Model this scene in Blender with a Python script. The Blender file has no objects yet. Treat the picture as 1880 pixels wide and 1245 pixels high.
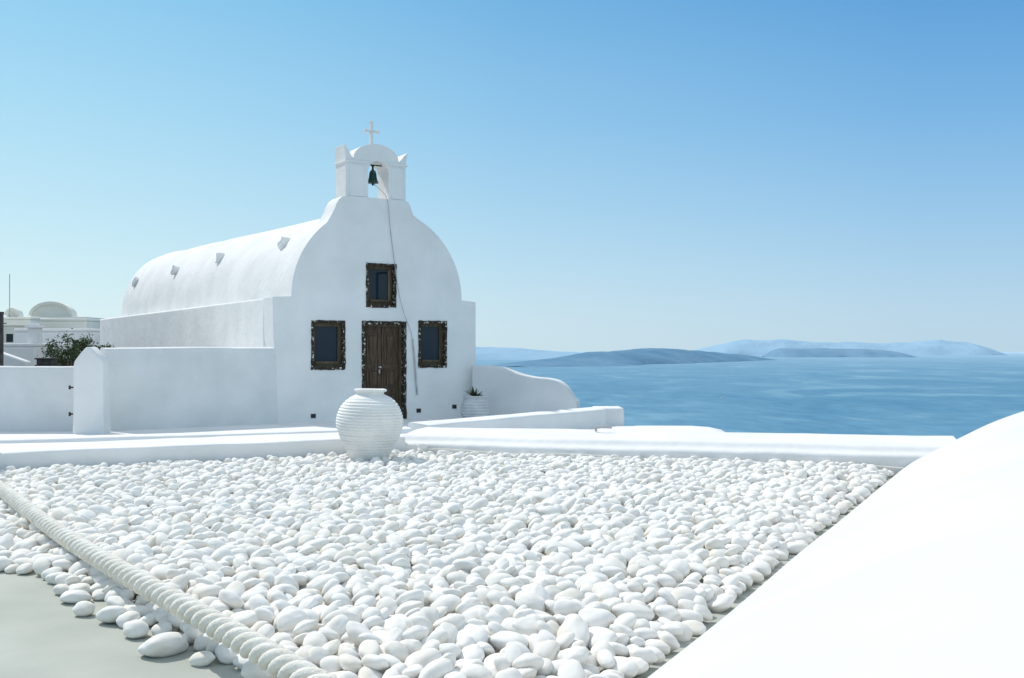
import bpy, bmesh, math, random
import numpy as np
from mathutils import Vector, Matrix, noise, Euler
random.seed(7); np.random.seed(7)
S=bpy.context.scene
COL=S.collection
R=math.radians

# ------------------------------------------------------------ materials
def newmat(name):
    m=bpy.data.materials.new(name); m.use_nodes=True
    nt=m.node_tree; b=nt.nodes['Principled BSDF']
    return m,nt,b
def N(nt,t,**k):
    n=nt.nodes.new(t)
    for a,v in k.items(): setattr(n,a,v)
    return n
def noisy(name,c1,c2,scale=3.0,rough=0.8,bump=0.2,bscale=30.0,bdist=0.01,c3=None,spec=0.3,detail=5,coord='Object',lo=0.35,hi=0.65,stretch=None):
    m,nt,b=newmat(name)
    tc=N(nt,'ShaderNodeTexCoord')
    src=tc.outputs[coord]
    if stretch:
        mp=N(nt,'ShaderNodeMapping'); mp.inputs['Scale'].default_value=stretch
        nt.links.new(src,mp.inputs[0]); src=mp.outputs[0]
    n=N(nt,'ShaderNodeTexNoise'); n.inputs['Scale'].default_value=scale; n.inputs['Detail'].default_value=detail
    nt.links.new(src,n.inputs['Vector'])
    r=N(nt,'ShaderNodeValToRGB'); r.color_ramp.elements[0].position=lo; r.color_ramp.elements[1].position=hi
    r.color_ramp.elements[0].color=(*c1,1); r.color_ramp.elements[1].color=(*c2,1)
    if c3:
        e=r.color_ramp.elements.new((lo+hi)/2); e.color=(*c3,1)
    nt.links.new(n.outputs['Fac'],r.inputs[0]); nt.links.new(r.outputs[0],b.inputs['Base Color'])
    b.inputs['Roughness'].default_value=rough
    b.inputs['Specular IOR Level'].default_value=spec
    if bump>0:
        n2=N(nt,'ShaderNodeTexNoise'); n2.inputs['Scale'].default_value=bscale; n2.inputs['Detail'].default_value=6
        nt.links.new(src,n2.inputs['Vector'])
        bp=N(nt,'ShaderNodeBump'); bp.inputs['Strength'].default_value=bump; bp.inputs['Distance'].default_value=bdist
        nt.links.new(n2.outputs['Fac'],bp.inputs['Height']); nt.links.new(bp.outputs[0],b.inputs['Normal'])
    return m
M={}
M['white']=noisy('whitewash',(.745,.745,.735),(.835,.83,.82),1.1,.85,.45,6,.03,spec=.15,detail=8)
M['white_shade']=noisy('shaded_whitewash',(.67,.68,.68),(.76,.765,.76),1.3,.88,.5,5,.03,spec=.12,detail=8)  # greyer copy of the whitewash; the walls' shade is put into its colour
M['white2']=noisy('smooth_whitewash',(.65,.65,.64),(.70,.695,.685),.7,.9,.35,3.5,.025,spec=.1,detail=7)
M['cream']=noisy('cream_plaster',(.76,.73,.65),(.83,.81,.74),1.2,.9,.3,10,.02,spec=.2)
M['concrete']=noisy('concrete',(.395,.415,.37),(.465,.48,.43),1.6,.85,.3,40,.005,spec=.25,detail=9)
M['pebble']=noisy('pebble_stone',(.775,.74,.67),(.85,.835,.80),6,.75,.28,36,.007,c3=(.825,.805,.765),spec=.2)
M['vase']=noisy('painted_clay',(.76,.75,.72),(.84,.83,.80),4,.75,.3,35,.006,spec=.25)
M['vase2']=noisy('grey_painted_clay',(.55,.56,.57),(.68,.69,.69),5,.8,.4,35,.008,spec=.2)
M['rope']=noisy('rope_fibre',(.72,.68,.60),(.84,.82,.76),14,.9,.9,70,.008,spec=.1)
M['wood']=noisy('weathered_wood',(.045,.028,.016),(.125,.08,.048),3,.55,.3,12,.003,stretch=(9,9,1.0))
M['wood2']=noisy('olive_wood',(.06,.045,.027),(.135,.10,.06),3,.6,.4,12,.004,stretch=(9,9,1.0))
M['trim']=noisy('flaking_trim',(.035,.025,.019),(.64,.62,.58),20,.85,.6,30,.012,c3=(.065,.048,.036),lo=.50,hi=.66,detail=10)
M['dark']=noisy('dark_metal',(.02,.02,.02),(.05,.05,.05),10,.5,.1)
M['bell']=noisy('patinated_bronze',(.015,.035,.03),(.05,.09,.075),14,.5,.3,40,.004)
M['bell'].node_tree.nodes['Principled BSDF'].inputs['Metallic'].default_value=.6
M['wire']=noisy('grey_wire',(.35,.35,.35),(.5,.5,.5),10,.6,0)
M['leaf']=noisy('bush_leaf',(.035,.06,.025),(.12,.17,.07),6,.6,0)
M['agave']=noisy('agave_leaf',(.03,.035,.02),(.09,.10,.05),8,.5,0)
M['bark']=noisy('bark',(.05,.04,.03),(.12,.10,.07),8,.9,.4)
M['terrain']=noisy('volcanic_terrain',(.12,.10,.08),(.26,.22,.17),.05,.95,.5,.6,.3)
M['isle_near']=noisy('hazed_rock_near',(.115,.235,.355),(.165,.29,.41),.004,1,.45,.006,50,spec=0,detail=7)  # aerial haze is painted into the base colour of all island rocks
M['isle_mid']=noisy('hazed_rock_mid',(.155,.285,.41),(.195,.325,.45),.004,1,.3,.006,50,spec=0,detail=7)
M['isle_far']=noisy('hazed_rock_far',(.29,.45,.59),(.32,.475,.61),.003,1,.25,.005,50,spec=0,detail=7)
# glass
m,nt,b=newmat('window_glass'); b.inputs['Base Color'].default_value=(.012,.025,.042,1); b.inputs['Roughness'].default_value=.12; b.inputs['Specular IOR Level'].default_value=.3
M['glass']=m
# sea
m,nt,b=newmat('sea_water')
tc=N(nt,'ShaderNodeTexCoord'); mp=N(nt,'ShaderNodeMapping'); mp.inputs['Scale'].default_value=(.0036,.0020,1); mp.inputs['Rotation'].default_value=(0,0,R(20))
nt.links.new(tc.outputs['Object'],mp.inputs[0])
n=N(nt,'ShaderNodeTexNoise'); n.inputs['Scale'].default_value=1.0; n.inputs['Detail'].default_value=8; n.inputs['Distortion'].default_value=1.5; n.inputs['Roughness'].default_value=.58
nt.links.new(mp.outputs[0],n.inputs['Vector'])
r=N(nt,'ShaderNodeValToRGB'); r.color_ramp.elements[0].position=.38; r.color_ramp.elements[1].position=.72
r.color_ramp.elements[0].color=(.075,.215,.335,1); r.color_ramp.elements[1].color=(.19,.35,.45,1)
e=r.color_ramp.elements.new(.55); e.color=(.105,.255,.375,1)
nt.links.new(n.outputs['Fac'],r.inputs[0])
mp3=N(nt,'ShaderNodeMapping'); mp3.inputs['Scale'].default_value=(.05,.012,1); nt.links.new(tc.outputs['Object'],mp3.inputs[0])
n3=N(nt,'ShaderNodeTexNoise'); n3.inputs['Scale'].default_value=1; n3.inputs['Detail'].default_value=6; nt.links.new(mp3.outputs[0],n3.inputs['Vector'])
mr3=N(nt,'ShaderNodeMapRange'); mr3.inputs[1].default_value=.3; mr3.inputs[2].default_value=.7; mr3.inputs[3].default_value=.91; mr3.inputs[4].default_value=1.09
nt.links.new(n3.outputs['Fac'],mr3.inputs[0])
ml=N(nt,'ShaderNodeVectorMath',operation='SCALE'); nt.links.new(r.outputs[0],ml.inputs[0]); nt.links.new(mr3.outputs[0],ml.inputs[3])
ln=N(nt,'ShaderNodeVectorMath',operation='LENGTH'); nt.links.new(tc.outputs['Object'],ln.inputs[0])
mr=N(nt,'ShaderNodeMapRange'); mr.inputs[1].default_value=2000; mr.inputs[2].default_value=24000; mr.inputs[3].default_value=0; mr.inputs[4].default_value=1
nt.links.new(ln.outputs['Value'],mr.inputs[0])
mx=N(nt,'ShaderNodeMix',data_type='RGBA'); nt.links.new(mr.outputs[0],mx.inputs[0]); nt.links.new(ml.outputs[0],mx.inputs[6]); mx.inputs[7].default_value=(.42,.58,.70,1)  # distance haze blended into the water's base colour
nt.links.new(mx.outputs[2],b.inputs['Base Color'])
b.inputs['Roughness'].default_value=.6; b.inputs['IOR'].default_value=1.33; b.inputs['Specular IOR Level'].default_value=.3
bp=N(nt,'ShaderNodeBump'); bp.inputs['Strength'].default_value=.22; bp.inputs['Distance'].default_value=3
nt.links.new(n3.outputs['Fac'],bp.inputs['Height']); nt.links.new(bp.outputs[0],b.inputs['Normal'])
M['sea']=m

# ------------------------------------------------------------ helpers
def mkobj(name,bm_or_data,mat,parent=None,smooth=None,bevel=0,seg=3,**props):
    me=bpy.data.meshes.new(name)
    if isinstance(bm_or_data,bmesh.types.BMesh):
        bmesh.ops.recalc_face_normals(bm_or_data,faces=bm_or_data.faces)
        bm_or_data.to_mesh(me); bm_or_data.free()
    else:
        v,f=bm_or_data; me.from_pydata(v,[],f); me.update()
    o=bpy.data.objects.new(name,me); COL.objects.link(o)
    if mat: me.materials.append(M[mat] if isinstance(mat,str) else mat)
    if parent: o.parent=parent
    if bevel>0:
        md=o.modifiers.new('bevel','BEVEL'); md.width=bevel; md.segments=seg; md.limit_method='ANGLE'; md.angle_limit=R(35)
        md.harden_normals=False
    if smooth is not None:
        me.polygons.foreach_set('use_smooth',[True]*len(me.polygons))
        if smooth<180:
            try: me.set_sharp_from_angle(angle=R(smooth))
            except Exception: pass
    for k,val in props.items(): o[k]=val
    return o
def empty(name,loc,rot=0,**props):
    o=bpy.data.objects.new(name,None); COL.objects.link(o); o.location=loc; o.rotation_euler=(0,0,rot); o.empty_display_size=.3
    for k,v in props.items(): o[k]=v
    return o
def add_box(bm,x0,x1,y0,y1,z0,z1,mtx=None):
    vs=[bm.verts.new((x,y,z)) for x in (x0,x1) for y in (y0,y1) for z in (z0,z1)]
    for f in [(0,1,3,2),(4,6,7,5),(0,4,5,1),(2,3,7,6),(0,2,6,4),(1,5,7,3)]:
        bm.faces.new([vs[i] for i in f])
    if mtx is not None:
        for v in vs: v.co=mtx@v.co
    return vs
def boxes(name,lst,mat,parent=None,**k):
    bm=bmesh.new()
    for b_ in lst: add_box(bm,*b_)
    return mkobj(name,bm,mat,parent,**k)
def add_prism(bm,poly,y0,y1):
    a=[bm.verts.new((p[0],y0,p[1])) for p in poly]; b=[bm.verts.new((p[0],y1,p[1])) for p in poly]
    n=len(poly)
    bm.faces.new(a); bm.faces.new(b[::-1])
    for i in range(n): bm.faces.new([a[i],b[i],b[(i+1)%n],a[(i+1)%n]])
def add_lathe(bm,prof,seg=48,mtx=None,caps=True):
    rings=[]
    for r_,z in prof:
        rings.append([bm.verts.new((r_*math.cos(2*math.pi*i/seg),r_*math.sin(2*math.pi*i/seg),z)) for i in range(seg)])
    for a,b in zip(rings[:-1],rings[1:]):
        for i in range(seg): bm.faces.new([a[i],a[(i+1)%seg],b[(i+1)%seg],b[i]])
    if caps:
        bm.faces.new(rings[0][::-1]); bm.faces.new(rings[-1])
    if mtx is not None:
        for rg in rings:
            for v in rg: v.co=mtx@v.co
def add_tube(bm,pts,r,seg=8):
    pts=[Vector(p) for p in pts]; rings=[]
    up=Vector((0,0,1))
    for i,p in enumerate(pts):
        t=(pts[min(i+1,len(pts)-1)]-pts[max(i-1,0)]).normalized()
        a=t.cross(up)
        if a.length<.05: a=t.cross(Vector((0,1,0)))
        a.normalize(); b=t.cross(a).normalized()
        rr=r(i/(len(pts)-1)) if callable(r) else r
        rings.append([bm.verts.new(p+a*(rr*math.cos(2*math.pi*k/seg))+b*(rr*math.sin(2*math.pi*k/seg))) for k in range(seg)])
    for A,B in zip(rings[:-1],rings[1:]):
        for k in range(seg): bm.faces.new([A[k],A[(k+1)%seg],B[(k+1)%seg],B[k]])
    bm.faces.new(rings[0][::-1]); bm.faces.new(rings[-1])
def catmull(P,n=8):
    P=[Vector(p) for p in P]; P=[P[0]*2-P[1]]+P+[P[-1]*2-P[-2]]; out=[]
    for i in range(1,len(P)-2):
        for k in range(n):
            t=k/n; a,b,c,d=P[i-1],P[i],P[i+1],P[i+2]
            out.append(.5*((2*b)+(c-a)*t+(2*a-5*b+4*c-d)*t*t+(3*b-a-3*c+d)*t**3))
    out.append(P[-2]); return out
def profile_wall(name,prof,x0,x1,step,mat,wav=.012,seed=0,parent=None,**k):
    n=max(2,int((x1-x0)/step)); bm=bmesh.new(); rings=[]
    for i in range(n+1):
        x=x0+(x1-x0)*i/n; rg=[]
        for (y,z) in prof:
            w=noise.noise(Vector((x*1.3+seed,y*2,z*2+seed)))*wav+noise.noise(Vector((x*4+seed,y*3,z*3+seed)))*wav*.25
            w2=noise.noise(Vector((x*.9+seed+7,y*2,z*2)))*wav+noise.noise(Vector((x*3.5+seed+7,y*2,z*2)))*wav*.3
            rg.append(bm.verts.new((x,y+w,z+w2)))
        rings.append(rg)
    m_=len(prof)
    for A,B in zip(rings[:-1],rings[1:]):
        for j in range(m_): bm.faces.new([A[j],B[j],B[(j+1)%m_],A[(j+1)%m_]])
    bm.faces.new(rings[0][::-1]); bm.faces.new(rings[-1])
    return mkobj(name,bm,mat,parent,**k)
def rounded(pts,r,seg=4):
    out=[]; n=len(pts)
    for i in range(n):
        p=Vector(pts[i]); a=Vector(pts[i-1]); b=Vector(pts[(i+1)%n])
        rr=min(r,(a-p).length*.45,(b-p).length*.45)
        s=p+(a-p).normalized()*rr; e=p+(b-p).normalized()*rr
        for k in range(seg+1):
            t=k/seg; q=s*(1-t)**2+p*2*t*(1-t)+e*t*t; out.append((q.x,q.y))
    return out

# ------------------------------------------------------------ world, sun, camera
SUN_EL=50; az=math.atan2(-.76,.65)
w=bpy.data.worlds.new("World"); S.world=w; w.use_nodes=True
nt=w.node_tree; bg=nt.nodes['Background']; bg.inputs[1].default_value=.12
sky=nt.nodes.new('ShaderNodeTexSky'); sky.sky_type='NISHITA'; sky.sun_disc=False
sky.sun_elevation=R(SUN_EL); sky.sun_rotation=az; sky.air_density=1.0; sky.dust_density=.4; sky.ozone_density=2.0; sky.altitude=100
tc=N(nt,'ShaderNodeTexCoord'); sx=N(nt,'ShaderNodeSeparateXYZ'); nt.links.new(tc.outputs['Generated'],sx.inputs[0])
def ramp(stops):
    r=N(nt,'ShaderNodeValToRGB'); cr=r.color_ramp; cr.interpolation='LINEAR'
    cr.elements[0].position=stops[0][0]; cr.elements[0].color=(*stops[0][1],1)
    cr.elements[1].position=stops[-1][0]; cr.elements[1].color=(*stops[-1][1],1)
    for p,c in stops[1:-1]:
        e=cr.elements.new(p); e.color=(*c,1)
    nt.links.new(sx.outputs[2],r.inputs[0]); return r
ra=ramp([(0,(.475,.66,.80)),(.03,(.455,.655,.82)),(.07,(.385,.62,.83)),(.12,(.295,.55,.815)),(.20,(.18,.445,.77)),(.31,(.088,.32,.68)),(.5,(.30,.45,.64)),(.8,(.53,.64,.77))])
rb=ramp([(0,(.71,.875,.90)),(.03,(.69,.875,.92)),(.07,(.62,.85,.925)),(.12,(.535,.80,.925)),(.20,(.41,.725,.915)),(.31,(.265,.605,.875)),(.5,(.56,.70,.84)),(.8,(.62,.69,.78))])
nv=N(nt,'ShaderNodeVectorMath',operation='MULTIPLY'); nv.inputs[1].default_value=(1,1,0); nt.links.new(tc.outputs['Generated'],nv.inputs[0])
nn=N(nt,'ShaderNodeVectorMath',operation='NORMALIZE'); nt.links.new(nv.outputs[0],nn.inputs[0])
dt=N(nt,'ShaderNodeVectorMath',operation='DOT_PRODUCT'); nt.links.new(nn.outputs[0],dt.inputs[0]); dt.inputs[1].default_value=(-.722,.692,0)
ma=N(nt,'ShaderNodeMath',operation='MULTIPLY_ADD'); nt.links.new(dt.outputs['Value'],ma.inputs[0]); ma.inputs[1].default_value=.5; ma.inputs[2].default_value=.5
fr=N(nt,'ShaderNodeValToRGB'); cr=fr.color_ramp; cr.elements[0].position=0; cr.elements[0].color=(1,1,1,1); cr.elements[1].position=1; cr.elements[1].color=(1,1,1,1)
for p,c in ((.35,.6),(.60,0),(.70,.08),(.845,.46),(.965,1)):
    e=cr.elements.new(p); e.color=(c,c,c,1)
nt.links.new(ma.outputs[0],fr.inputs[0])
mx=N(nt,'ShaderNodeMix',data_type='RGBA'); nt.links.new(fr.outputs[0],mx.inputs[0]); nt.links.new(ra.outputs[0],mx.inputs[6]); nt.links.new(rb.outputs[0],mx.inputs[7])
sc=N(nt,'ShaderNodeVectorMath',operation='SCALE'); sc.inputs[3].default_value=1/.12; nt.links.new(mx.outputs[2],sc.inputs[0])
m2=N(nt,'ShaderNodeMix',data_type='RGBA'); m2.inputs[0].default_value=.95; nt.links.new(sky.outputs[0],m2.inputs[6]); nt.links.new(sc.outputs[0],m2.inputs[7])
nt.links.new(m2.outputs[2],bg.inputs[0])
sd=Vector((math.sin(az)*math.cos(R(SUN_EL)),math.cos(az)*math.cos(R(SUN_EL)),math.sin(R(SUN_EL))))
ld=bpy.data.lights.new('sun','SUN'); ld.energy=3.2; ld.angle=R(.5); ld.color=(1,.96,.89)
lo=bpy.data.objects.new('sun',ld); COL.objects.link(lo); lo.rotation_euler=(-sd).to_track_quat('-Z','Y').to_euler(); lo.location=(-20,20,30)
cam=bpy.data.cameras.new('camera'); co=bpy.data.objects.new('camera',cam); COL.objects.link(co)
co.location=(0,0,1.4); co.rotation_euler=(R(90),0,0); cam.lens=38.3; cam.sensor_width=36; cam.shift_y=.0077
cam.clip_start=.05; cam.clip_end=100000; S.camera=co
S.view_settings.view_transform='Standard'; S.view_settings.look='None'; S.view_settings.exposure=0

# ------------------------------------------------------------ sea, terrain, islands
SEA=-100
bm=bmesh.new(); c=bm.verts.new((0,0,SEA)); rings=[]
for rad in (400,1500,5000,12000,24000):
    rings.append([bm.verts.new((rad*math.cos(2*math.pi*i/128),rad*math.sin(2*math.pi*i/128),SEA)) for i in range(128)])
for i in range(128): bm.faces.new([c,rings[0][i],rings[0][(i+1)%128]])
for A,B in zip(rings[:-1],rings[1:]):
    for i in range(128): bm.faces.new([A[i],B[i],B[(i+1)%128],A[(i+1)%128]])
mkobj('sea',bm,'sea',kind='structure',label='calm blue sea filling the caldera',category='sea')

def grid_mesh(nx,ny,fn):
    v=[fn(i/(nx-1),j/(ny-1)) for j in range(ny) for i in range(nx)]
    f=[(j*nx+i,j*nx+i+1,(j+1)*nx+i+1,(j+1)*nx+i) for j in range(ny-1) for i in range(nx-1)]
    return v,f
def tfn(a,b):
    x=-160+a*330; y=-60+b*260
    s1=(x+.79)*.86+(y-23.5)*.51
    z=-.16
    e=s1-1.2
    if e>0:
        z-=min(e*1.3,101)+ noise.noise(Vector((x*.05,y*.05,0)))*min(e*.3,6)
    return (x,y,z)
mkobj('terrain',grid_mesh(220,180,tfn),'terrain',smooth=180,kind='structure',label='volcanic caldera cliff dropping to the sea',category='cliff')

def island(name,pts,hw,mat,label,seed,rough=.18):
    P=[Vector((p[0],p[1],p[2])) for p in pts]
    cum=[0]
    for a,b in zip(P[:-1],P[1:]): cum.append(cum[-1]+(b.xy-a.xy).length)
    T=cum[-1]; d=(P[-1].xy-P[0].xy).normalized(); nrm=Vector((-d.y,d.x))
    def fn(a,b):
        s=a*T; k=0
        while k<len(cum)-2 and s>cum[k+1]: k+=1
        t=(s-cum[k])/(cum[k+1]-cum[k]); t=max(0,min(1,t)); ts=t*t*(3-2*t)
        q=P[k].lerp(P[k+1],t); h=P[k].z+(P[k+1].z-P[k].z)*(ts*.5+t*.5)
        v=b*2-1; end=min(1,min(a,1-a)*9+.05)**.5
        W=hw*end*(1+.25*noise.noise(Vector((a*9+seed,v,1))))
        sh=max(0,1-abs(v)**1.6)
        nz=noise.fractal(Vector((s*.0026+seed,v*hw*.0026,seed)),.8,2.1,7)
        z=h*sh*(1+rough*nz*(.5+abs(v)))-(3 if abs(v)>.98 else 0)
        return (q.x+nrm.x*v*W,q.y+nrm.y*v*W,SEA+z)
    mkobj(name,grid_mesh(400,40,fn),mat,smooth=180,kind='structure',label=label,category='island')
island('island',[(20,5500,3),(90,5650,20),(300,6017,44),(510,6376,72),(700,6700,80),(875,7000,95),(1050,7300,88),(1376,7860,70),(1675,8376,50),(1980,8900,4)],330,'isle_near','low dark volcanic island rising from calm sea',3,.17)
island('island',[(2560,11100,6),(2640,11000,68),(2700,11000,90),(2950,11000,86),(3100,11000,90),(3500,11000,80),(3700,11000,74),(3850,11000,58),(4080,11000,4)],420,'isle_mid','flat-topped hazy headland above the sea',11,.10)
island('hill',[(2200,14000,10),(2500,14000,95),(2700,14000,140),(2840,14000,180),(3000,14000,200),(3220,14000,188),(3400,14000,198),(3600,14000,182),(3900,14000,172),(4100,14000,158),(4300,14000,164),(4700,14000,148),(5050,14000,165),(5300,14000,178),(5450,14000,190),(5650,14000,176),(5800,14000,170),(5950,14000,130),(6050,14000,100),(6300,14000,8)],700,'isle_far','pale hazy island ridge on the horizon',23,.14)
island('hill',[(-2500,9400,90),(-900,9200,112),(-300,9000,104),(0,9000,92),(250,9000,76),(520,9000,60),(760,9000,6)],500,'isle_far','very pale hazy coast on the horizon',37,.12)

# ------------------------------------------------------------ terrace floor
FL=-.07
mkobj('terrace_floor',grid_mesh(60,60,lambda a,b:(-11+a*17,-4+b*18.0,FL)),'concrete',kind='structure',label='grey-green painted concrete terrace floor',category='floor')
boxes('patio',[(-14,1.5,14.05,24,-.135,-.1)],'white',kind='structure',label='whitewashed paved yard before the chapel',category='patio')

# ------------------------------------------------------------ parapets
angA=math.atan2(1.7,4.33); angB=math.atan2(-1.49,5.71); angA2=math.atan2(2.08,4.33)
def place(o,loc,rot): o.location=loc; o.rotation_euler=(0,0,rot)
profA=rounded([(0,-.15),(0,.25),(1.0,.255),(1.75,.17),(1.75,-.15)],.045)
o=profile_wall('low_wall',profA,-1.6,4.80,.10,'white',.014,1,smooth=60,label='low white plastered parapet wall beside the pebble bed',category='wall'); place(o,(-5.69,11.85,0),angA2)
profC=rounded([(1.2,-.15),(1.2,.125),(1.95,.13),(1.97,.20),(2.3,.21),(2.3,-.15)],.035)
o=profile_wall('kerb_wall',profC,-2.6,5.3,.12,'white',.010,5,smooth=60,label='thin white kerb wall bordering the chapel yard',category='wall'); place(o,(-5.69,12.23,0),angA)
profB=rounded([(0,-.15),(0,.16),(.13,.19),(.2,.255),(.75,.275),(1.25,.30),(1.3,-.3),(1.2,-.5),(.3,-.5)],.055)
o=profile_wall('low_wall',profB,-.12,6.7,.10,'white',.014,9,smooth=60,label='long rounded white parapet wall above the sea',category='wall'); place(o,(-1.36,13.93,0),angB)
bm=bmesh.new(); add_box(bm,-.055,.055,-.04,.05,0,.11)
bmesh.ops.subdivide_edges(bm,edges=bm.edges[:],cuts=3,use_grid_fill=True)
for v in bm.verts: v.co+=Vector([noise.noise(v.co*14+Vector((k*5,0,0)))*.03 for k in range(3)])
o=mkobj('stone_block',bm,'white',smooth=50,label='rough pale stone block at the parapet corner',category='stone'); place(o,(-1.13,13.79,.06),.2)
bm=bmesh.new()
pts=[(-1.2+5.7*t,13.80-1.47*t-.02,.105-.07*t+.012*math.sin(t*23)) for t in [i/60 for i in range(61)]]
add_tube(bm,pts,.009,6)
mkobj('cord',bm,'cream',smooth=180,label='thin beige cord running along the white parapet',category='cord')
bm=bmesh.new(); add_box(bm,-.22,.22,-.2,.2,-.1,.66)
o=mkobj('post',bm,'white',bevel=.05,smooth=50,label='squat white plastered post at the wall end',category='post'); place(o,(-5.97,11.9,0),angA)

dA=math.atan2(4.6,3.35)
profD=rounded([(0,-.55),(0,.225),(.42,.25),(.42,-.55)],.05)
L_D=math.hypot(3.35,4.6)
o=profile_wall('yard_wall',profD,0,L_D+.1,.15,'white',.012,15,smooth=60,label='low white wall edging the chapel yard',category='wall')
place(o,(-1.25,16.4,0),dA)
o=boxes('end_pier',[(1.55,2.12,20.55,21.3,-.7,.245)],'white',bevel=.05,smooth=50,label='blocky white end of the yard wall above the sea',category='wall')
bm=bmesh.new(); add_tube(bm,catmull([(0,0,0),(0,-.03,.05),(.1,-.05,.055),(.2,-.04,.05)],5),.018,8)
o=mkobj('pipe_fitting',bm,'wire',smooth=60,label='small grey pipe fitting on the white parapet',category='pipe'); o.location=(1.1,14.25,.30)
top=[(0,1.0),(.35,.995),(.62,.97),(.85,.90),(1.1,.82),(1.4,.765),(1.7,.74),(1.92,.68),(2.08,.55),(2.2,.38),(2.3,.26)]
cv=[(p.x,p.z) for p in catmull([(a,0,b) for a,b in top],4)]
bm=bmesh.new(); add_prism(bm,[(0,-.3)]+cv+[(2.35,-.3)],0,.35)
o=mkobj('curved_wall',bm,'white_shade',bevel=.05,smooth=50,label='white buttress wall with wavy sloping top by the chapel',category='wall'); place(o,(-.86,23.25,0),math.atan2(-.75,2.3))
poly=[(-2.2,-1.4),(-2.2,-.12),(-2.0,-.05),(-.5,-.03),(.3,-.03),(.62,-.05),(.85,-.1),(1.0,-.2),(1.05,-.35),(1.05,-1.4)]
bm=bmesh.new(); add_prism(bm,poly,0,2.0)
o=mkobj('vaulted_roof',bm,'white',bevel=.04,smooth=60,label='low white rounded roof below the yard wall',category='roof'); place(o,(2.95,18.5,-.05),-.06)

# ------------------------------------------------------------ big smooth vault beside the camera
axd=Vector((.444,.896)).normalized(); nr=Vector((axd.y,-axd.x))
pv=[(.0,-.10),(.03,-.03),(.10,.045),(.2,.12),(.4,.235),(.7,.41),(1.05,.60),(1.5,.775),(2.1,.925),(2.8,1.02),(3.6,1.06),(4.4,.95),(5.2,.6),(5.6,.2),(5.7,-.1)]
pv=[(p.x,p.z) for p in catmull([(a,0,b) for a,b in pv],5)]
base=Vector((.51,4.64))+nr*.02
def vfn(a,b):
    i=int(round(b*(len(pv)-1))); s,z=pv[i]
    lend=9.15-.20*s; l=-8+a*(lend+8)
    edge=max(0,1-(lend-l)/.25); z2=z-edge**2*.08*min(1,max(0,z)*3)
    q=base+axd*l+nr*s
    wv=noise.noise(Vector((q.x*.6,q.y*.6,3)))*.016
    return (q.x,q.y,z2+wv)
nx=150
v,f=grid_mesh(nx,len(pv),vfn)
f.append(tuple(j*nx+nx-1 for j in range(len(pv))))
mkobj('white_vault',(v,f),'white2',smooth=70,label='large smooth white plastered vault beside the pebbles',category='vault')

# ------------------------------------------------------------ chapel
ch=empty('chapel',(-4.68,21.3,0),math.atan2(.5,.866),label='small white barrel-vaulted Greek chapel with belfry and weathered brown door',category='chapel')
cx,rad=2.27,1.89
arcL=[(cx+rad*math.cos(a),2.4+rad*math.sin(a)) for a in np.linspace(math.pi,math.acos((1.12-cx)/rad),18)]
arcR=[(cx+rad*math.cos(a),2.4+rad*math.sin(a)) for a in np.linspace(math.acos((3.10-cx)/rad),0,18)]
poly=[(.1,-.3),(.08,1.0),(.02,1.6),(0,2.385)]+arcL+[(1.20,4.03),(1.27,4.16),(1.32,4.29),(1.38,4.39),(1.46,4.45),(1.56,4.47),(2.83,4.45),(2.91,4.42),(2.95,4.35),(2.98,4.25),(3.03,4.15)]+arcR+[(4.5,2.37),(4.5,-.3)]
bm=bmesh.new(); add_prism(bm,[(float(a),float(b)) for a,b in poly],0,.62)
fac=mkobj('facade',bm,'white',ch)
wins=[(.785,1.505,.94,1.93),(3.13,3.80,.96,1.95),(1.957,2.63,2.21,3.12)]
door=(1.865,2.855,-.31,1.93)
bm=bmesh.new()
for (a,b,c_,d) in wins+[door]: add_box(bm,a+.035,b-.035,-.1,.26,c_+.035,d-.035)
cut=mkobj('cutter',bm,None,ch)
md=fac.modifiers.new('b','BOOLEAN'); md.operation='DIFFERENCE'; md.object=cut; md.solver='EXACT'
bpy.context.view_layer.update()
dg=bpy.context.evaluated_depsgraph_get(); me2=bpy.data.meshes.new_from_object(fac.evaluated_get(dg))
fac.modifiers.clear(); fac.data=me2; bpy.data.objects.remove(cut)
if not me2.materials: me2.materials.append(M['white'])
me2.polygons.foreach_set('use_smooth',[True]*len(me2.polygons))
md=fac.modifiers.new('bevel','BEVEL'); md.width=.03; md.segments=3; md.limit_method='ANGLE'; md.angle_limit=R(40)
try: me2.set_sharp_from_angle(angle=R(50))
except Exception: pass
bm=bmesh.new(); add_prism(bm,[(.05,-.3),(.004,1.6),(.004,2.375),(.38,2.39),(4.12,2.39),(4.496,2.36),(4.496,-.3)],.6,19.6)
mkobj('wall',bm,'white',ch,bevel=.04,smooth=50)
r2=1.86
v,f=[],[]
na,nb=44,110
YE=19.5; YA=17.9
def rz(y): return 1.87+.40*min(1,max(0,(y-.6)/16))
for j in range(nb+1):
    y=.58+(YE-.58)*(1-(1-j/nb)**1.4)
    k_=1 if y<YA else math.sqrt(max(0.0004,1-((y-YA)/(YE+.002-YA))**2))
    k_=k_**.9
    for i in range(na+1):
        a=math.pi*i/na
        nz=noise.noise(Vector((y*.5,math.cos(a)*2,math.sin(a)*2)))*.035
        v.append((cx-(r2*k_+nz)*math.cos(a),y,2.37+(rz(y)*k_+nz)*math.sin(a)))
f=[(j*(na+1)+i,j*(na+1)+i+1,(j+1)*(na+1)+i+1,(j+1)*(na+1)+i) for j in range(nb) for i in range(na)]
f.append(tuple(nb*(na+1)+i for i in range(na+1)))
f=[t[::-1] for t in f]
roof=mkobj('roof',(v,f),'white',ch,smooth=70)
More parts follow.
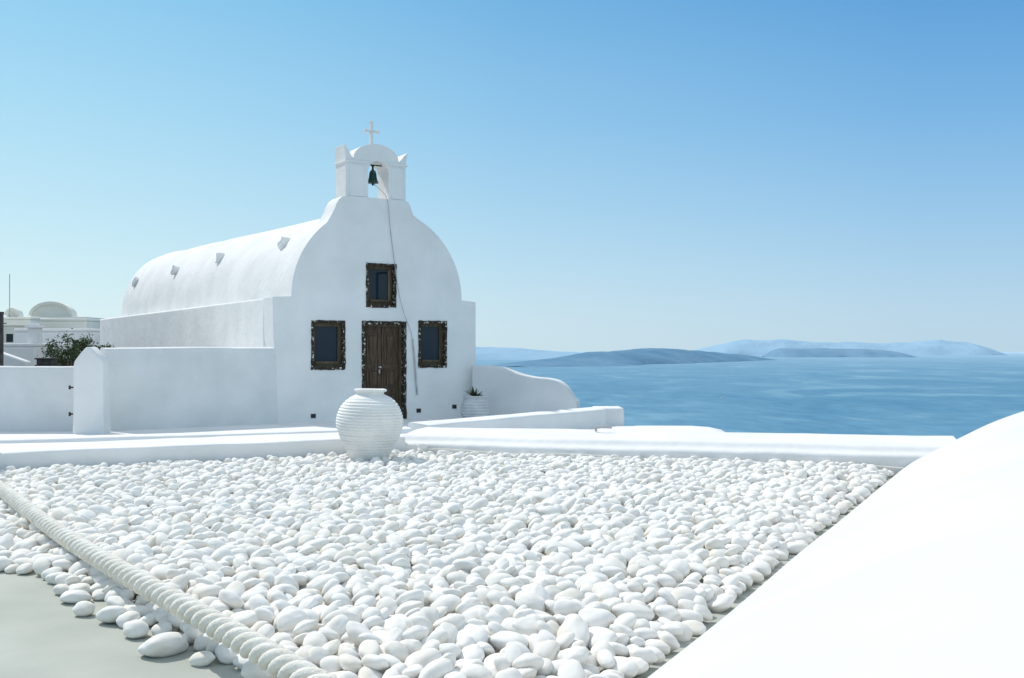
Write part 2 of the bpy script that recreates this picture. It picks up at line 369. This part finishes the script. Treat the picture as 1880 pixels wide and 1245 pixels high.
for k,(b_,zz,s_) in enumerate([(1.75,3.60,1.0),(6.7,3.62,1),(11.3,3.60,1),(16.6,3.54,.95)]):
    bm=bmesh.new()
    add_lathe(bm,[(.10,-.12),(.11,.0),(.125,.06),(.135,.11),(.11,.14),(.06,.125),(.03,.08)],14)
    for vv in bm.verts: vv.co.x*=1.25; vv.co.y*=.9; vv.co+=Vector([noise.noise(vv.co*6+Vector((k*3,q*4,0)))*.06 for q in range(3)]); vv.co*=s_
    o=mkobj('drain_spout',bm,'white',roof,smooth=60)
    sn=(zz-2.37)/rz(b_); cs=math.sqrt(1-sn*sn)
    o.location=(cx-r2*cs,b_,zz); o.rotation_euler=(0,-R(78),0)
arch=[(2.245+.225*math.cos(a),5.0+.225*math.sin(a)) for a in np.linspace(math.pi,0,14)]
hump=[(2.2+.50*math.cos(a),5.25+.33*math.sin(a)) for a in np.linspace(0,math.pi,16)]
poly=[(1.53,4.44),(2.02,4.44)]+arch+[(2.47,4.44),(2.86,4.44),(2.86,5.2),(2.88,5.33),(2.915,5.46),(2.83,5.39),(2.76,5.30)]+hump+[(1.65,5.30),(1.59,5.41),(1.50,5.52),(1.515,5.34),(1.53,5.2)]
bm=bmesh.new(); add_prism(bm,[(float(a),float(b)) for a,b in poly],.03,.6)
bel=mkobj('belfry',bm,'white',ch,bevel=.012,smooth=45)
boxes('cornice',[(1.505,2.045,.005,.63,5.16,5.205),(2.445,2.89,.005,.63,5.16,5.205)],'white',bel,bevel=.012)
boxes('pilaster',[(1.61,1.93,.012,.05,4.47,5.12)],'white',bel,bevel=.01)
boxes('pilaster',[(2.54,2.79,.012,.05,4.47,5.12)],'white',bel,bevel=.01)
bm=bmesh.new()
add_box(bm,2.17,2.23,.268,.332,5.56,6.08); add_box(bm,2.06,2.167,.27,.33,5.85,5.908); add_box(bm,2.233,2.34,.27,.33,5.85,5.908)
for (a,b_,c_,d) in [(2.04,2.065,5.837,5.923),(2.335,2.36,5.837,5.923)]: add_box(bm,a,b_,.264,.336,c_,d)
add_box(bm,2.157,2.243,.264,.336,6.065,6.095); add_box(bm,2.14,2.26,.25,.36,5.565,5.625)
mkobj('cross',bm,'white',bel,bevel=.008)
bm=bmesh.new()
mt=Matrix.Translation((2.19,.20,4.79))
add_lathe(bm,[(.115,0),(.12,.015),(.10,.05),(.082,.12),(.075,.2),(.057,.25),(.025,.275),(.02,.33),(.035,.36),(.015,.38)],24,mt)
add_lathe(bm,[(.01,-.05),(.025,-.04),(.025,-.01),(.008,.02)],10,mt)
add_tube(bm,[(2.0,.20,5.165),(2.49,.20,5.165)],.014,8)
mkobj('bell',bm,'bell',bel,smooth=50)
bm=bmesh.new()
add_tube(bm,catmull([(2.19,.18,4.78),(2.27,.05,4.66),(2.415,-.03,4.44),(2.48,-.02,3.9),(2.56,-.025,3.285),(2.66,-.03,2.6),(2.76,-.06,2.15),(2.93,-.04,1.75),(2.99,-.03,1.54)],6),.007,6)
add_tube(bm,[(2.99,-.025,1.56),(3.03,-.025,1.2),(3.06,-.025,.8),(3.095,-.025,.4)],.017,8)
mkobj('bell_rope',bm,'wire',ch,smooth=60)
def rough_trim(bm,cuts):
    bmesh.ops.subdivide_edges(bm,edges=bm.edges[:],cuts=cuts,use_grid_fill=True)
    for v in bm.verts:
        v.co.x+=noise.noise(v.co*11)*.014+noise.noise(v.co*30)*.010; v.co.z+=noise.noise(v.co*11+Vector((4,4,4)))*.014+noise.noise(v.co*30+Vector((9,4,4)))*.010
for k,(a,b_,c_,d) in enumerate(wins):
    bm=bmesh.new(); t=.050
    for q in [(a,a+t,-.014,.10,c_,d),(b_-t,b_,-.014,.10,c_,d),(a+t,b_-t,-.014,.10,c_,c_+t),(a+t,b_-t,-.014,.10,d-t,d)]:
        add_box(bm,*q)
    rough_trim(bm,11)
    win=mkobj('window',bm,'trim',ch,smooth=50)
    a2,b2,c2,d2=a+t-.01,b_-t+.01,c_+t-.01,d-t+.01; w_=.078
    boxes('frame',[(a2,a2+w_,.11,.17,c2,d2),(b2-w_,b2,.11,.17,c2,d2),(a2+w_,b2-w_,.11,.17,c2,c2+w_),(a2+w_,b2-w_,.11,.17,d2-w_,d2),
          (a2+w_,b2-w_,.08,.145,c2+w_,c2+w_+.05)],'wood2',win,bevel=.006)
    boxes('pane',[(a2+w_-.01,b2-w_+.01,.155,.165,c2+w_-.01,d2-w_+.01)],'glass',win)
    if k==2:
        s=boxes('sash',[(0,.04,0,.04,0,.62),(.04,.30,0,.04,0,.04),(.04,.30,0,.04,.58,.62),(.30,.34,0,.04,0,.62)],'wood2',win,bevel=.005)
        s.location=(b2-.06,.14,c2+w_+.02); s.rotation_euler=(0,0,R(-118))
a,b_,c_,d=door; t=.062
bm=bmesh.new()
for q in [(a,a+t,-.014,.12,-.12,d),(b_-t,b_,-.014,.12,-.12,d),(a+t,b_-t,-.014,.12,d-t,d)]: add_box(bm,*q)
rough_trim(bm,13)
x0,x1=a+t,b_-t; mid=(x0+x1)/2
leafs=[]
for (p,q) in ((x0+.05,mid-.005),(mid+.005,x1-.05)):
    leafs.append((p,q,.15,.18,-.1,d-t-.05))
    for (zz0,zz1) in ((.02,.45),(.55,.95),(1.05,1.68)):
        st=.05
        leafs+= [(p+st,q-st,.132,.15,zz0,zz0+.03),(p+st,q-st,.132,.15,zz1-.03,zz1),(p+st,p+st+.03,.132,.15,zz0+.03,zz1-.03),(q-st-.03,q-st,.132,.15,zz0+.03,zz1-.03)]
        leafs.append((p+st+.06,q-st-.06,.13,.15,zz0+.06,zz1-.06))
dr=boxes('door',leafs,'wood',ch,bevel=.005)
mkobj('door_surround',bm,'trim',dr,smooth=50)
boxes('frame',[(x0,x0+.05,.09,.19,-.1,d-t),(x1-.05,x1,.09,.19,-.1,d-t),(x0+.05,x1-.05,.09,.19,d-t-.05,d-t)],'wood2',dr,bevel=.005)
bm=bmesh.new(); add_lathe(bm,[(.022,0),(.022,.01),(.01,.015),(.01,.04),(.024,.05),(.022,.07),(.005,.078)],12,Matrix.Translation((mid-.05,.14,.98))@Matrix.Rotation(R(90),4,'X'))
add_box(bm,mid-.065,mid-.035,.128,.14,.85,.93)
mkobj('handle',bm,'wire',dr,smooth=50)
for (tx,zz) in ((.83,-.02),(3.14,.02),(3.98,.08)):
    o=boxes('vent',[(tx-.05,tx+.05,-.012,.01,zz,zz+.085),(tx-.035,tx+.035,-.02,-.012,zz+.015,zz+.03),(tx-.035,tx+.035,-.02,-.012,zz+.05,zz+.065)],'dark',ch,bevel=.003)

# ------------------------------------------------------------ ribbed jar
body=[(.188,.04),(.228,.13),(.288,.25),(.345,.37),(.382,.49),(.391,.58),(.373,.675),(.326,.77),(.25,.845),(.175,.885)]
bp_=catmull([(r_,0,z) for r_,z in body],16)
pr=[(.16,0),(.182,.012)]
for p in bp_:
    z=p.z; amp=0
    if .14<z<.86: amp=.0085*min(1,(z-.14)/.12)*min(1,(.86-z)/.04)
    ph=(z-.14)/.0345
    bulge=abs(math.sin(math.pi*ph))**.6
    pr.append((p.x+amp*(bulge*2-1),z))
pr+=[(.162,.892),(.157,.906),(.164,.919),(.188,.926),(.194,.938),(.188,.951),(.165,.956),(.147,.946),(.142,.90),(.18,.80),(.24,.7),(.02,.5)]
bm=bmesh.new(); add_lathe(bm,pr,72)
for v in bm.verts:
    v.co.x+=noise.noise(v.co*3)*.008; v.co.y+=noise.noise(v.co*3+Vector((5,5,5)))*.008; v.co.z+=noise.noise(Vector((v.co.x*4,v.co.y*4,v.co.z*2)))*.006
o=mkobj('clay_jar',bm,'vase',smooth=180,label='tall ribbed white clay jar standing on the pebbles',category='jar'); place(o,(-1.71,13.0,-.055),0)
o.rotation_euler=(R(0),R(1.2),0)

pot=empty('potted_plant',(-.76,22.35,-.1),label='ribbed grey-white pot with spiky agave beside the chapel',category='potted plant')
pr=[(.15,0),(.19,.02)]
for i in range(120):
    z=.03+i*.0036; r_=.2+.085*math.sin(math.pi*min(1,(z)/.46)**.8); pr.append((r_+.022*abs(math.sin(z*math.pi/.062)),z))
pr+=[(.235,.465),(.25,.475),(.25,.50),(.22,.50),(.2,.46),(.02,.45)]
bm=bmesh.new(); add_lathe(bm,pr,40); mkobj('pot',bm,'vase2',pot,smooth=180)
bm=bmesh.new()
for i in range(38):
    an=random.uniform(0,6.28); el=random.uniform(.35,1.3); ln_=random.uniform(.16,.28)
    dr_=Vector((math.cos(an)*math.cos(el),math.sin(an)*math.cos(el),math.sin(el)))
    sdv=Vector((-math.sin(an),math.cos(an),0)); b0=Vector((0,0,.45))+dr_*.03
    P=[]
    for k in range(6):
        t=k/5; c0=b0+dr_*ln_*t+Vector((0,0,-.08*t*t*math.cos(el))); wd=.024*(1-t)**.7*(.7+1.2*t*(1-t)*2)
        P.append((bm.verts.new(c0-sdv*wd),bm.verts.new(c0+Vector((0,0,-.01))),bm.verts.new(c0+sdv*wd)))
    for A,B in zip(P[:-1],P[1:]):
        bm.faces.new([A[0],A[1],B[1],B[0]]); bm.faces.new([A[1],A[2],B[2],B[1]])
mkobj('foliage',bm,'agave',pot,smooth=180)

# ------------------------------------------------------------ walls, pier, bush, post on the village side
o=profile_wall('garden_wall',rounded([(0,-.15),(0,1.05),(.28,1.06),(.28,-.15)],.05),-14,-7.66,.2,'white_shade',.016,31,smooth=60,label='plain white garden wall joined to a pier',category='wall'); o.location=(0,19.35,0)
lx,ly=2.62,1.95; ang=math.atan2(ly,lx)
o=profile_wall('connecting_wall',rounded([(0,-.15),(.0,1.38),(.3,1.40),(.3,-.15)],.05),-.05,math.hypot(lx,ly)+.05,.15,'white_shade',.016,47,smooth=60,label='tall white yard wall between the pier and the chapel',category='wall'); place(o,(-7.2,19.42,0),ang)
poly=[(-.275,-.15),(-.268,.05),(-.262,.25),(-.255,1.08),(-.24,1.15),(-.145,1.28),(-.05,1.385),(0,1.405),(.05,1.385),(.145,1.28),(.24,1.17),(.255,1.1),(.262,.25),(.27,.05),(.28,-.15)]
bm=bmesh.new(); add_prism(bm,poly,0,.35)
pier=mkobj('gate_pier',bm,'white',bevel=.035,smooth=50,label='white pier with pointed rounded top',category='pier'); pier.location=(-7.30,18.75,0)
for zz in (.70,.24):
    boxes('hinge',[(-.335,-.25,.05,.08,zz-.014,zz+.014),(-.35,-.325,.04,.09,zz-.035,zz+.035)],'dark',pier,bevel=.004)
bm=bmesh.new(); add_tube(bm,[(0,0,-.14),(0,0,2.03)],.04,12); add_tube(bm,[(0,0,2.03),(0,0,2.08)],.05,12); add_box(bm,-.09,.09,-.09,.09,-.14,-.1)
o=mkobj('iron_post',bm,'dark',smooth=40,label='slim black iron post beyond the garden wall',category='post'); o.location=(-9.89,21.1,0)
bm=bmesh.new(); add_box(bm,-.20,.20,-.2,.2,-.14,.90); add_box(bm,-.23,.23,-.23,.23,.90,.94); add_box(bm,-.23,.23,-.23,.23,1.08,1.12); add_box(bm,-.19,.19,-.19,.19,.94,1.08)
o=mkobj('metal_cabinet',bm,'dark',bevel=.01,label='dark metal box by the bush',category='box'); o.location=(-11.95,28,0)
def bush(loc,rx,rz_,zc,nl,label,seed):
    rnd=random.Random(seed)
    e=empty('bush',loc,label=label,category='bush')
    bm=bmesh.new()
    cl=[]
    for i in range(26):
        an=rnd.uniform(0,6.28); rr=rnd.uniform(.1,1)*rx
        c0=Vector((math.cos(an)*rr,math.sin(an)*rr*.8,zc+rnd.uniform(-1,1)*rz_*(1-.4*rr/rx))); cl.append(c0)
        add_tube(bm,catmull([(0,0,0),(c0.x*.3,c0.y*.3,zc*.55),c0],5),lambda t:.028*(1-t)+.006,6)
    mkobj('trunk',bm,'bark',e,smooth=60)
    bm=bmesh.new()
    for i in range(nl):
        c0=rnd.choice(cl); d=Vector((rnd.gauss(0,1),rnd.gauss(0,1),rnd.gauss(0,1)))*rx*.15
        p=c0+d; s=rnd.uniform(.025,.055)
        q=Euler((rnd.uniform(0,6.3),rnd.uniform(0,6.3),rnd.uniform(0,6.3))).to_matrix()
        vs=[bm.verts.new(p+q@Vector(k)) for k in ((0,-s,0),(s*.4,0,s*.1),(0,s,0),(-s*.4,0,s*.1))]
        bm.faces.new(vs)
    mkobj('crown',bm,'leaf',e)
bush((-11.95,29.5,-.14),.58,.40,1.43,2700,'dark green straggly bush behind the wall',1)
bush((-11.4,30.5,-.14),.32,.25,1.35,900,'small dark shrub beside the chapel wall',2)

def house(name,x0,x1,y0,y1,z1,mat,label,wins_=(),parap=.12,vault=None,chim=None):
    e=empty(name,((x0+x1)/2,y0,-.14),label=label,category='house'); cx_=(x0+x1)/2; ox,oy,oz=cx_,y0,-.14
    def L(b): return (b[0]-ox,b[1]-ox,b[2]-oy,b[3]-oy,b[4]-oz,b[5]-oz)
    boxes('wall',[L((x0,x1,y0,y1,-.14,z1))],mat,e,bevel=.06,smooth=50)
    t=.18
    boxes('parapet',[L((x0,x1,y0,y0+t,z1+.003,z1+parap)),L((x0,x0+t,y0+t,y1,z1+.003,z1+parap)),L((x1-t,x1,y0+t,y1,z1+.003,z1+parap))],mat,e,bevel=.04,smooth=50)
    for (wx,wz,ww,wh) in wins_:
        wn=boxes('window',[L((wx-ww/2,wx+ww/2,y0-.01,y0+.05,wz,wz+wh))],'glass',e)
        boxes('frame',[L((wx-ww/2-.05,wx-ww/2,y0-.03,y0+.05,wz-.05,wz+wh+.05)),L((wx+ww/2,wx+ww/2+.05,y0-.03,y0+.05,wz-.05,wz+wh+.05)),L((wx-ww/2,wx+ww/2,y0-.03,y0+.05,wz-.05,wz)),L((wx-ww/2,wx+ww/2,y0-.03,y0+.05,wz+wh,wz+wh+.05))],'cream',wn)
    if vault:
        vx0,vx1,vz0,vz1,vy,vd=vault; c0=(vx0+vx1)/2; hw=(vx1-vx0)/2
        bm=bmesh.new(); add_prism(bm,[(vx0-ox,z1-oz+.004),(vx0-ox,vz0-oz)]+[(c0-hw*math.cos(a_)-ox,vz0+(vz1-vz0)*math.sin(a_)-oz) for a_ in np.linspace(.05,math.pi-.05,20)]+[(vx1-ox,vz0-oz),(vx1-ox,z1-oz+.004)],vy,vy+vd)
        mkobj('vault',bm,mat,e,bevel=.05,smooth=50)
        bm=bmesh.new(); add_prism(bm,[(c0-(hw+.06)*math.cos(a_)-ox,vz0+(vz1-vz0+.05)*math.sin(a_)-oz) for a_ in np.linspace(0,math.pi,20)]+[(c0+(hw-.1)*math.cos(a_)-ox,vz0+(vz1-vz0-.1)*math.sin(a_)-oz) for a_ in np.linspace(0,math.pi,20)],vy-.06,vy+.15)
        mkobj('arch_moulding',bm,'cream',e,smooth=40)
    if chim:
        qx,qz,qw=chim
        bm=bmesh.new(); add_box(bm,qx-qw/2-ox,qx+qw/2-ox,.3,.3+qw,z1-oz,qz-.18-oz); add_box(bm,qx-qw/2-.06-ox,qx+qw/2+.06-ox,.24,.36+qw,qz-.18-oz,qz-.1-oz)
        add_box(bm,qx-qw/3-ox,qx+qw/3-ox,.36,.24+qw,qz-.1-oz,qz-oz)
        mkobj('chimney',bm,mat,e,bevel=.02,smooth=50)
    return e
house('vaulted_house',-25.4,-21.5,55,58,2.80,'cream','cream house with wide barrel-vault roof',[(-24.6,1.8,.5,.7)],vault=(-24.5,-22.4,2.98,3.66,.4,.8))
house('domed_house',-24.2,-22.1,50,53,2.65,'cream','cream house with small vault and dark openings',[(-23.3,2.2,.25,.3)],vault=(-23.4,-22.85,2.85,3.15,.4,.6))
house('long_house',-24,-19.4,46,49.5,2.25,'cream','long low cream house with flat roof',[(-21.2,1.6,.3,.35)])
house('stepped_house',-19.3,-17.4,44.5,48,2.45,'cream','tall narrow cream house with flat roof',[])
house('white_house',-18.3,-15.35,40,43.5,1.95,'white','plain white flat-roofed house',[(-16,1.3,.25,.35)])
house('white_house',-19,-15.75,36,38.5,1.40,'white','low white house with chimney on its roof',[],chim=(-15.98,2.2,.36))
house('white_house',-14.9,-12.2,42,45,1.8,'white','plain white flat-roofed house',[])
bm=bmesh.new(); add_prism(bm,[(-17.2,-.1),(-17.2,1.75),(-16.4,1.55),(-14.7,.95),(-14.7,-.1)],33,33.35)
mkobj('stair_wall',bm,'white',bevel=.05,smooth=50,label='white sloping stair wall in front of the houses',category='wall')
bm=bmesh.new(); add_tube(bm,[(0,0,2.7),(0,0,4.75)],.02,6); add_tube(bm,[(0,0,2.65),(0,0,2.85)],.05,6); 
o=mkobj('antenna',bm,'wire',label='thin rooftop antenna mast on a village house',category='antenna'); o.location=(-23.15,50.2,0)

bt=empty('boat',(415,2147,SEA),math.radians(70),label='tiny white motorboat on the open sea',category='boat')
bm=bmesh.new(); secs=[]
for i in range(9):
    t=i/8; y=-5+10*t; wd=1.6*(1-max(0,(t-.5)*2)**2.2)+.02; sh=1.2+.5*t*t
    secs.append([bm.verts.new(p) for p in ((-wd,y,sh),(-wd*.7,y,.1),(0,y,-.4),(wd*.7,y,.1),(wd,y,sh))])
for A,B in zip(secs[:-1],secs[1:]):
    for k in range(4): bm.faces.new([A[k],B[k],B[k+1],A[k+1]])
    bm.faces.new([A[0],A[4],B[4],B[0]])
bm.faces.new(secs[0]); mkobj('hull',bm,'white',bt)
boxes('cabin',[(-1,1,-2.5,1.2,1.25,3.0),(-1.15,1.15,-2.9,1.5,3.0,3.12)],'white',bt,bevel=.1)

# ------------------------------------------------------------ rope
def rope_c(t):
    x=-5.66+t*(5.35); y=11.26+t*(-7.85)
    z=.125+.012*math.sin(t*9)+.02*(1-t)
    w_=.03*math.sin(t*7+1)
    return Vector((x+w_,y,z))
Lr=9.5; tw=2*math.pi/.30
bm=bmesh.new()
tdir=Vector((5.35,-7.85,0)).normalized(); sdv=Vector((tdir.y,-tdir.x,0)); up=Vector((0,0,1))
for s_ in range(3):
    pts=[]
    for i in range(900):
        t=i/899; ph=tw*t*Lr+s_*2*math.pi/3
        pts.append(rope_c(t)+(sdv*math.cos(ph)+up*math.sin(ph))*.034)
    add_tube(bm,pts,.026,12)
add_tube(bm,[rope_c(i/200) for i in range(201)],.016,8)
mkobj('rope',bm,'rope',smooth=180,label='thick twisted off-white rope laid over the pebbles',category='rope')

# ------------------------------------------------------------ pebbles
def lineval(p,a,b):
    return ((b[0]-a[0])*(p[1]-a[1])-(b[1]-a[1])*(p[0]-a[0]))/math.hypot(b[0]-a[0],b[1]-a[1])
A0,A1=(-5.69,11.85),(-1.36,13.93); B1=(4.35,12.44)
Rt0,Rt1=(4.3,12.28),(.51,4.64)
Lf0,Lf1=(-1.17,4.83),(-3.52,7.48)
def inside(x,y,rv):
    p=(x,y)
    if y<3.6 or x<-6.3: return False
    if lineval(p,A0,A1)>-.07: return False
    if lineval(p,A1,B1)>-.07: return False
    j=noise.noise(Vector((x*1.7,y*1.7,0)))*.10
    if lineval(p,Rt0,Rt1)>-.05+j*.5: return False
    if lineval(p,Lf0,Lf1)>-.02+j+(.14 if rv<.04 else 0): return False
    return True
cell=.018; X0,Y0=-6.8,3.2; NX,NY=int(11.8/cell),int(11.2/cell)
HM=np.zeros((NX,NY),dtype=np.float32)
gx,gy=np.meshgrid(np.arange(NX)*cell+X0,np.arange(NY)*cell+Y0,indexing='ij')
HM[(gx+1.71)**2+(gy-13.0)**2<.19**2]=.6
stones=[]
rs=np.random.RandomState(4)
TOT=10000; tries=0
while len(stones)<TOT and tries<30000:
    tries+=1
    sc_=rs.choice([.80,.95,1.12,1.30],p=[.27,.33,.27,.13])*rs.uniform(.92,1.08)
    a=.071*sc_*rs.uniform(.9,1.2); b=.056*sc_*rs.uniform(.88,1.12); c=.038*sc_*rs.uniform(.82,1.2)
    yaw=rs.uniform(0,math.pi); rv=rs.rand()
    best=None
    for cnd in range(6):
        if best is None:
            x=rs.uniform(-6.3,4.4); y=rs.uniform(3.6,13.9)
            if rs.rand()<.25: y=rs.uniform(3.6,8)
        else:
            x=bx+rs.normal(0,.08); y=by+rs.normal(0,.08)
        if not inside(x,y,rv): continue
        if best is None: bx,by=x,y
        i0=int((x-X0)/cell); j0=int((y-Y0)/cell); rr=int(a/cell)+1
        if i0-rr<0 or j0-rr<0 or i0+rr+1>NX or j0+rr+1>NY: continue
        sub=HM[i0-rr:i0+rr+1,j0-rr:j0+rr+1]
        dx=gx[i0-rr:i0+rr+1,j0-rr:j0+rr+1]-x; dy=gy[i0-rr:i0+rr+1,j0-rr:j0+rr+1]-y
        u=dx*math.cos(yaw)+dy*math.sin(yaw); v=-dx*math.sin(yaw)+dy*math.cos(yaw)
        q=1-(u/a)**2-(v/b)**2; mk=q>0
        if mk.sum()<4: continue
        hh=sub[mk]; U=u[mk]; V=v[mk]; h0=hh-hh.mean()
        gu=float(np.clip((U*h0).sum()/(U*U).sum(),-.7,.7)); gv=float(np.clip((V*h0).sum()/(V*V).sum(),-.7,.7))
        low=gu*U+gv*V-c*np.sqrt(q[mk]); dd=np.sort(hh-low)
        z=float(dd[int(.95*(len(dd)-1))])-.002
        if z<c*.9: z=c*.9
        if best is None or z<best[0]: best=(z,x,y,gu,gv,i0,j0,rr,mk,U,V,q[mk])
    if best is None: continue
    z,x,y,gu,gv,i0,j0,rr,mk,U,V,qq=best
    ed=min(-lineval((x,y),Rt0,Rt1),-lineval((x,y),Lf0,Lf1))
    lim=.05+min(.08,max(0,ed)*.2)
    if z>lim: continue
    sub=HM[i0-rr:i0+rr+1,j0-rr:j0+rr+1]
    topz=z+gu*U+gv*V+c*np.sqrt(qq)
    sub[mk]=np.maximum(sub[mk],topz)
    stones.append((x,y,z,a,b,c,yaw,gu+rs.normal(0,.15),gv+rs.normal(0,.15)))
print('stones',len(stones),'tries',tries)
def base_shape(sub,seed):
    bm=bmesh.new(); bmesh.ops.create_icosphere(bm,subdivisions=sub,radius=1)
    rnd=random.Random(seed); o1=Vector((rnd.uniform(-50,50),rnd.uniform(-50,50),rnd.uniform(-50,50)))
    egg=rnd.uniform(-.2,.2); e=rnd.uniform(.85,1.0)
    for v in bm.verts:
        p=v.co.copy(); n1=noise.noise(p*.8+o1)*.28+noise.noise(p*1.8+o1)*.07
        q=p*(1+n1)
        q=Vector((math.copysign(abs(q.x)**e,q.x),math.copysign(abs(q.y)**e,q.y),q.z))
        q.y*=1+egg*q.x; v.co=q
    return bm
def mat_of(s):
    x,y,z,a,b,c,yaw,gu,gv=s
    X=Vector((1,0,gu)).normalized(); Yv=Vector((0,1,gv)); Z=X.cross(Yv).normalized(); Yv=Z.cross(X)
    Rm=Matrix((X,Yv,Z)).transposed()
    return Matrix.Translation((x,y,z+FL))@(Matrix.Rotation(yaw,3,'Z')@Rm).to_4x4()@Matrix.Diagonal((a,b,c,1))
cand=[]
for i,s in enumerate(stones):
    x,y,z,a,b,c=s[:6]
    if y<4.75 or abs(x/y)>.47+.01: continue
    hi=HM[int((x-X0)/cell),int((y-Y0)/cell)]
    if hi>z+c+.010: continue
    cand.append((y/math.sqrt(a*b),i))
cand.sort(); near=set(i for _,i in cand[:300])
NS=28
shapes=[]
for k in range(NS):
    bm=base_shape(4,k+100); me=bpy.data.meshes.new('pebble'); bm.to_mesh(me); bm.free(); me.materials.append(M['pebble'])
    me.polygons.foreach_set('use_smooth',[True]*len(me.polygons)); shapes.append(me)
proto=bpy.data.objects.new('pebble',shapes[0]); first=True
for i in sorted(near):
    o=proto if first else proto.copy()
    first=False
    o.data=shapes[i%NS]; COL.objects.link(o); o.matrix_world=mat_of(stones[i])
    o['label']='smooth rounded white pebble in a bed of stones'; o['category']='pebble'; o['group']='pebbles of the white pebble bed'
def unit(sub,k):
    bm=base_shape(sub,k+100); bm.verts.ensure_lookup_table()
    v=np.array([tuple(q.co) for q in bm.verts]); f=np.array([[q.index for q in ff.verts] for ff in bm.faces]); bm.free(); return v,f
U3=[unit(3,k) for k in range(NS)]; U2=[unit(2,k) for k in range(NS)]
VV=[];FF=[];off=0
for i,s in enumerate(stones):
    if i in near: continue
    if HM[int((s[0]-X0)/cell),int((s[1]-Y0)/cell)]>s[2]+s[5]+.05: v,f=U2[i%NS]
    else: v,f=U3[i%NS] if s[1]<10.5 else U2[i%NS]
    m4=np.array(mat_of(s)); vv=v@m4[:3,:3].T+m4[:3,3]
    VV.append(vv); FF.append(f+off); off+=len(v)
VV=np.concatenate(VV); FF=np.concatenate(FF)
me=bpy.data.meshes.new('pebble_bed'); me.vertices.add(len(VV)); me.vertices.foreach_set('co',VV.astype(np.float32).ravel())
me.loops.add(len(FF)*3); me.loops.foreach_set('vertex_index',FF.astype(np.int32).ravel())
me.polygons.add(len(FF)); me.polygons.foreach_set('loop_start',np.arange(0,len(FF)*3,3,dtype=np.int32)); me.polygons.foreach_set('loop_total',np.full(len(FF),3,dtype=np.int32))
me.polygons.foreach_set('use_smooth',np.ones(len(FF),dtype=bool)); me.update(calc_edges=True)
me.materials.append(M['pebble'])
o=bpy.data.objects.new('pebble_bed',me); COL.objects.link(o); o['kind']='stuff'; o['label']='bed of smooth white pebbles covering the terrace'; o['category']='pebbles'
nt=M['pebble'].node_tree
g=nt.nodes.new('ShaderNodeNewGeometry')
for l in list(nt.links):
    if l.from_node.type=='TEX_COORD':
        to=l.to_socket; nt.links.remove(l); nt.links.new(g.outputs['Position'],to)
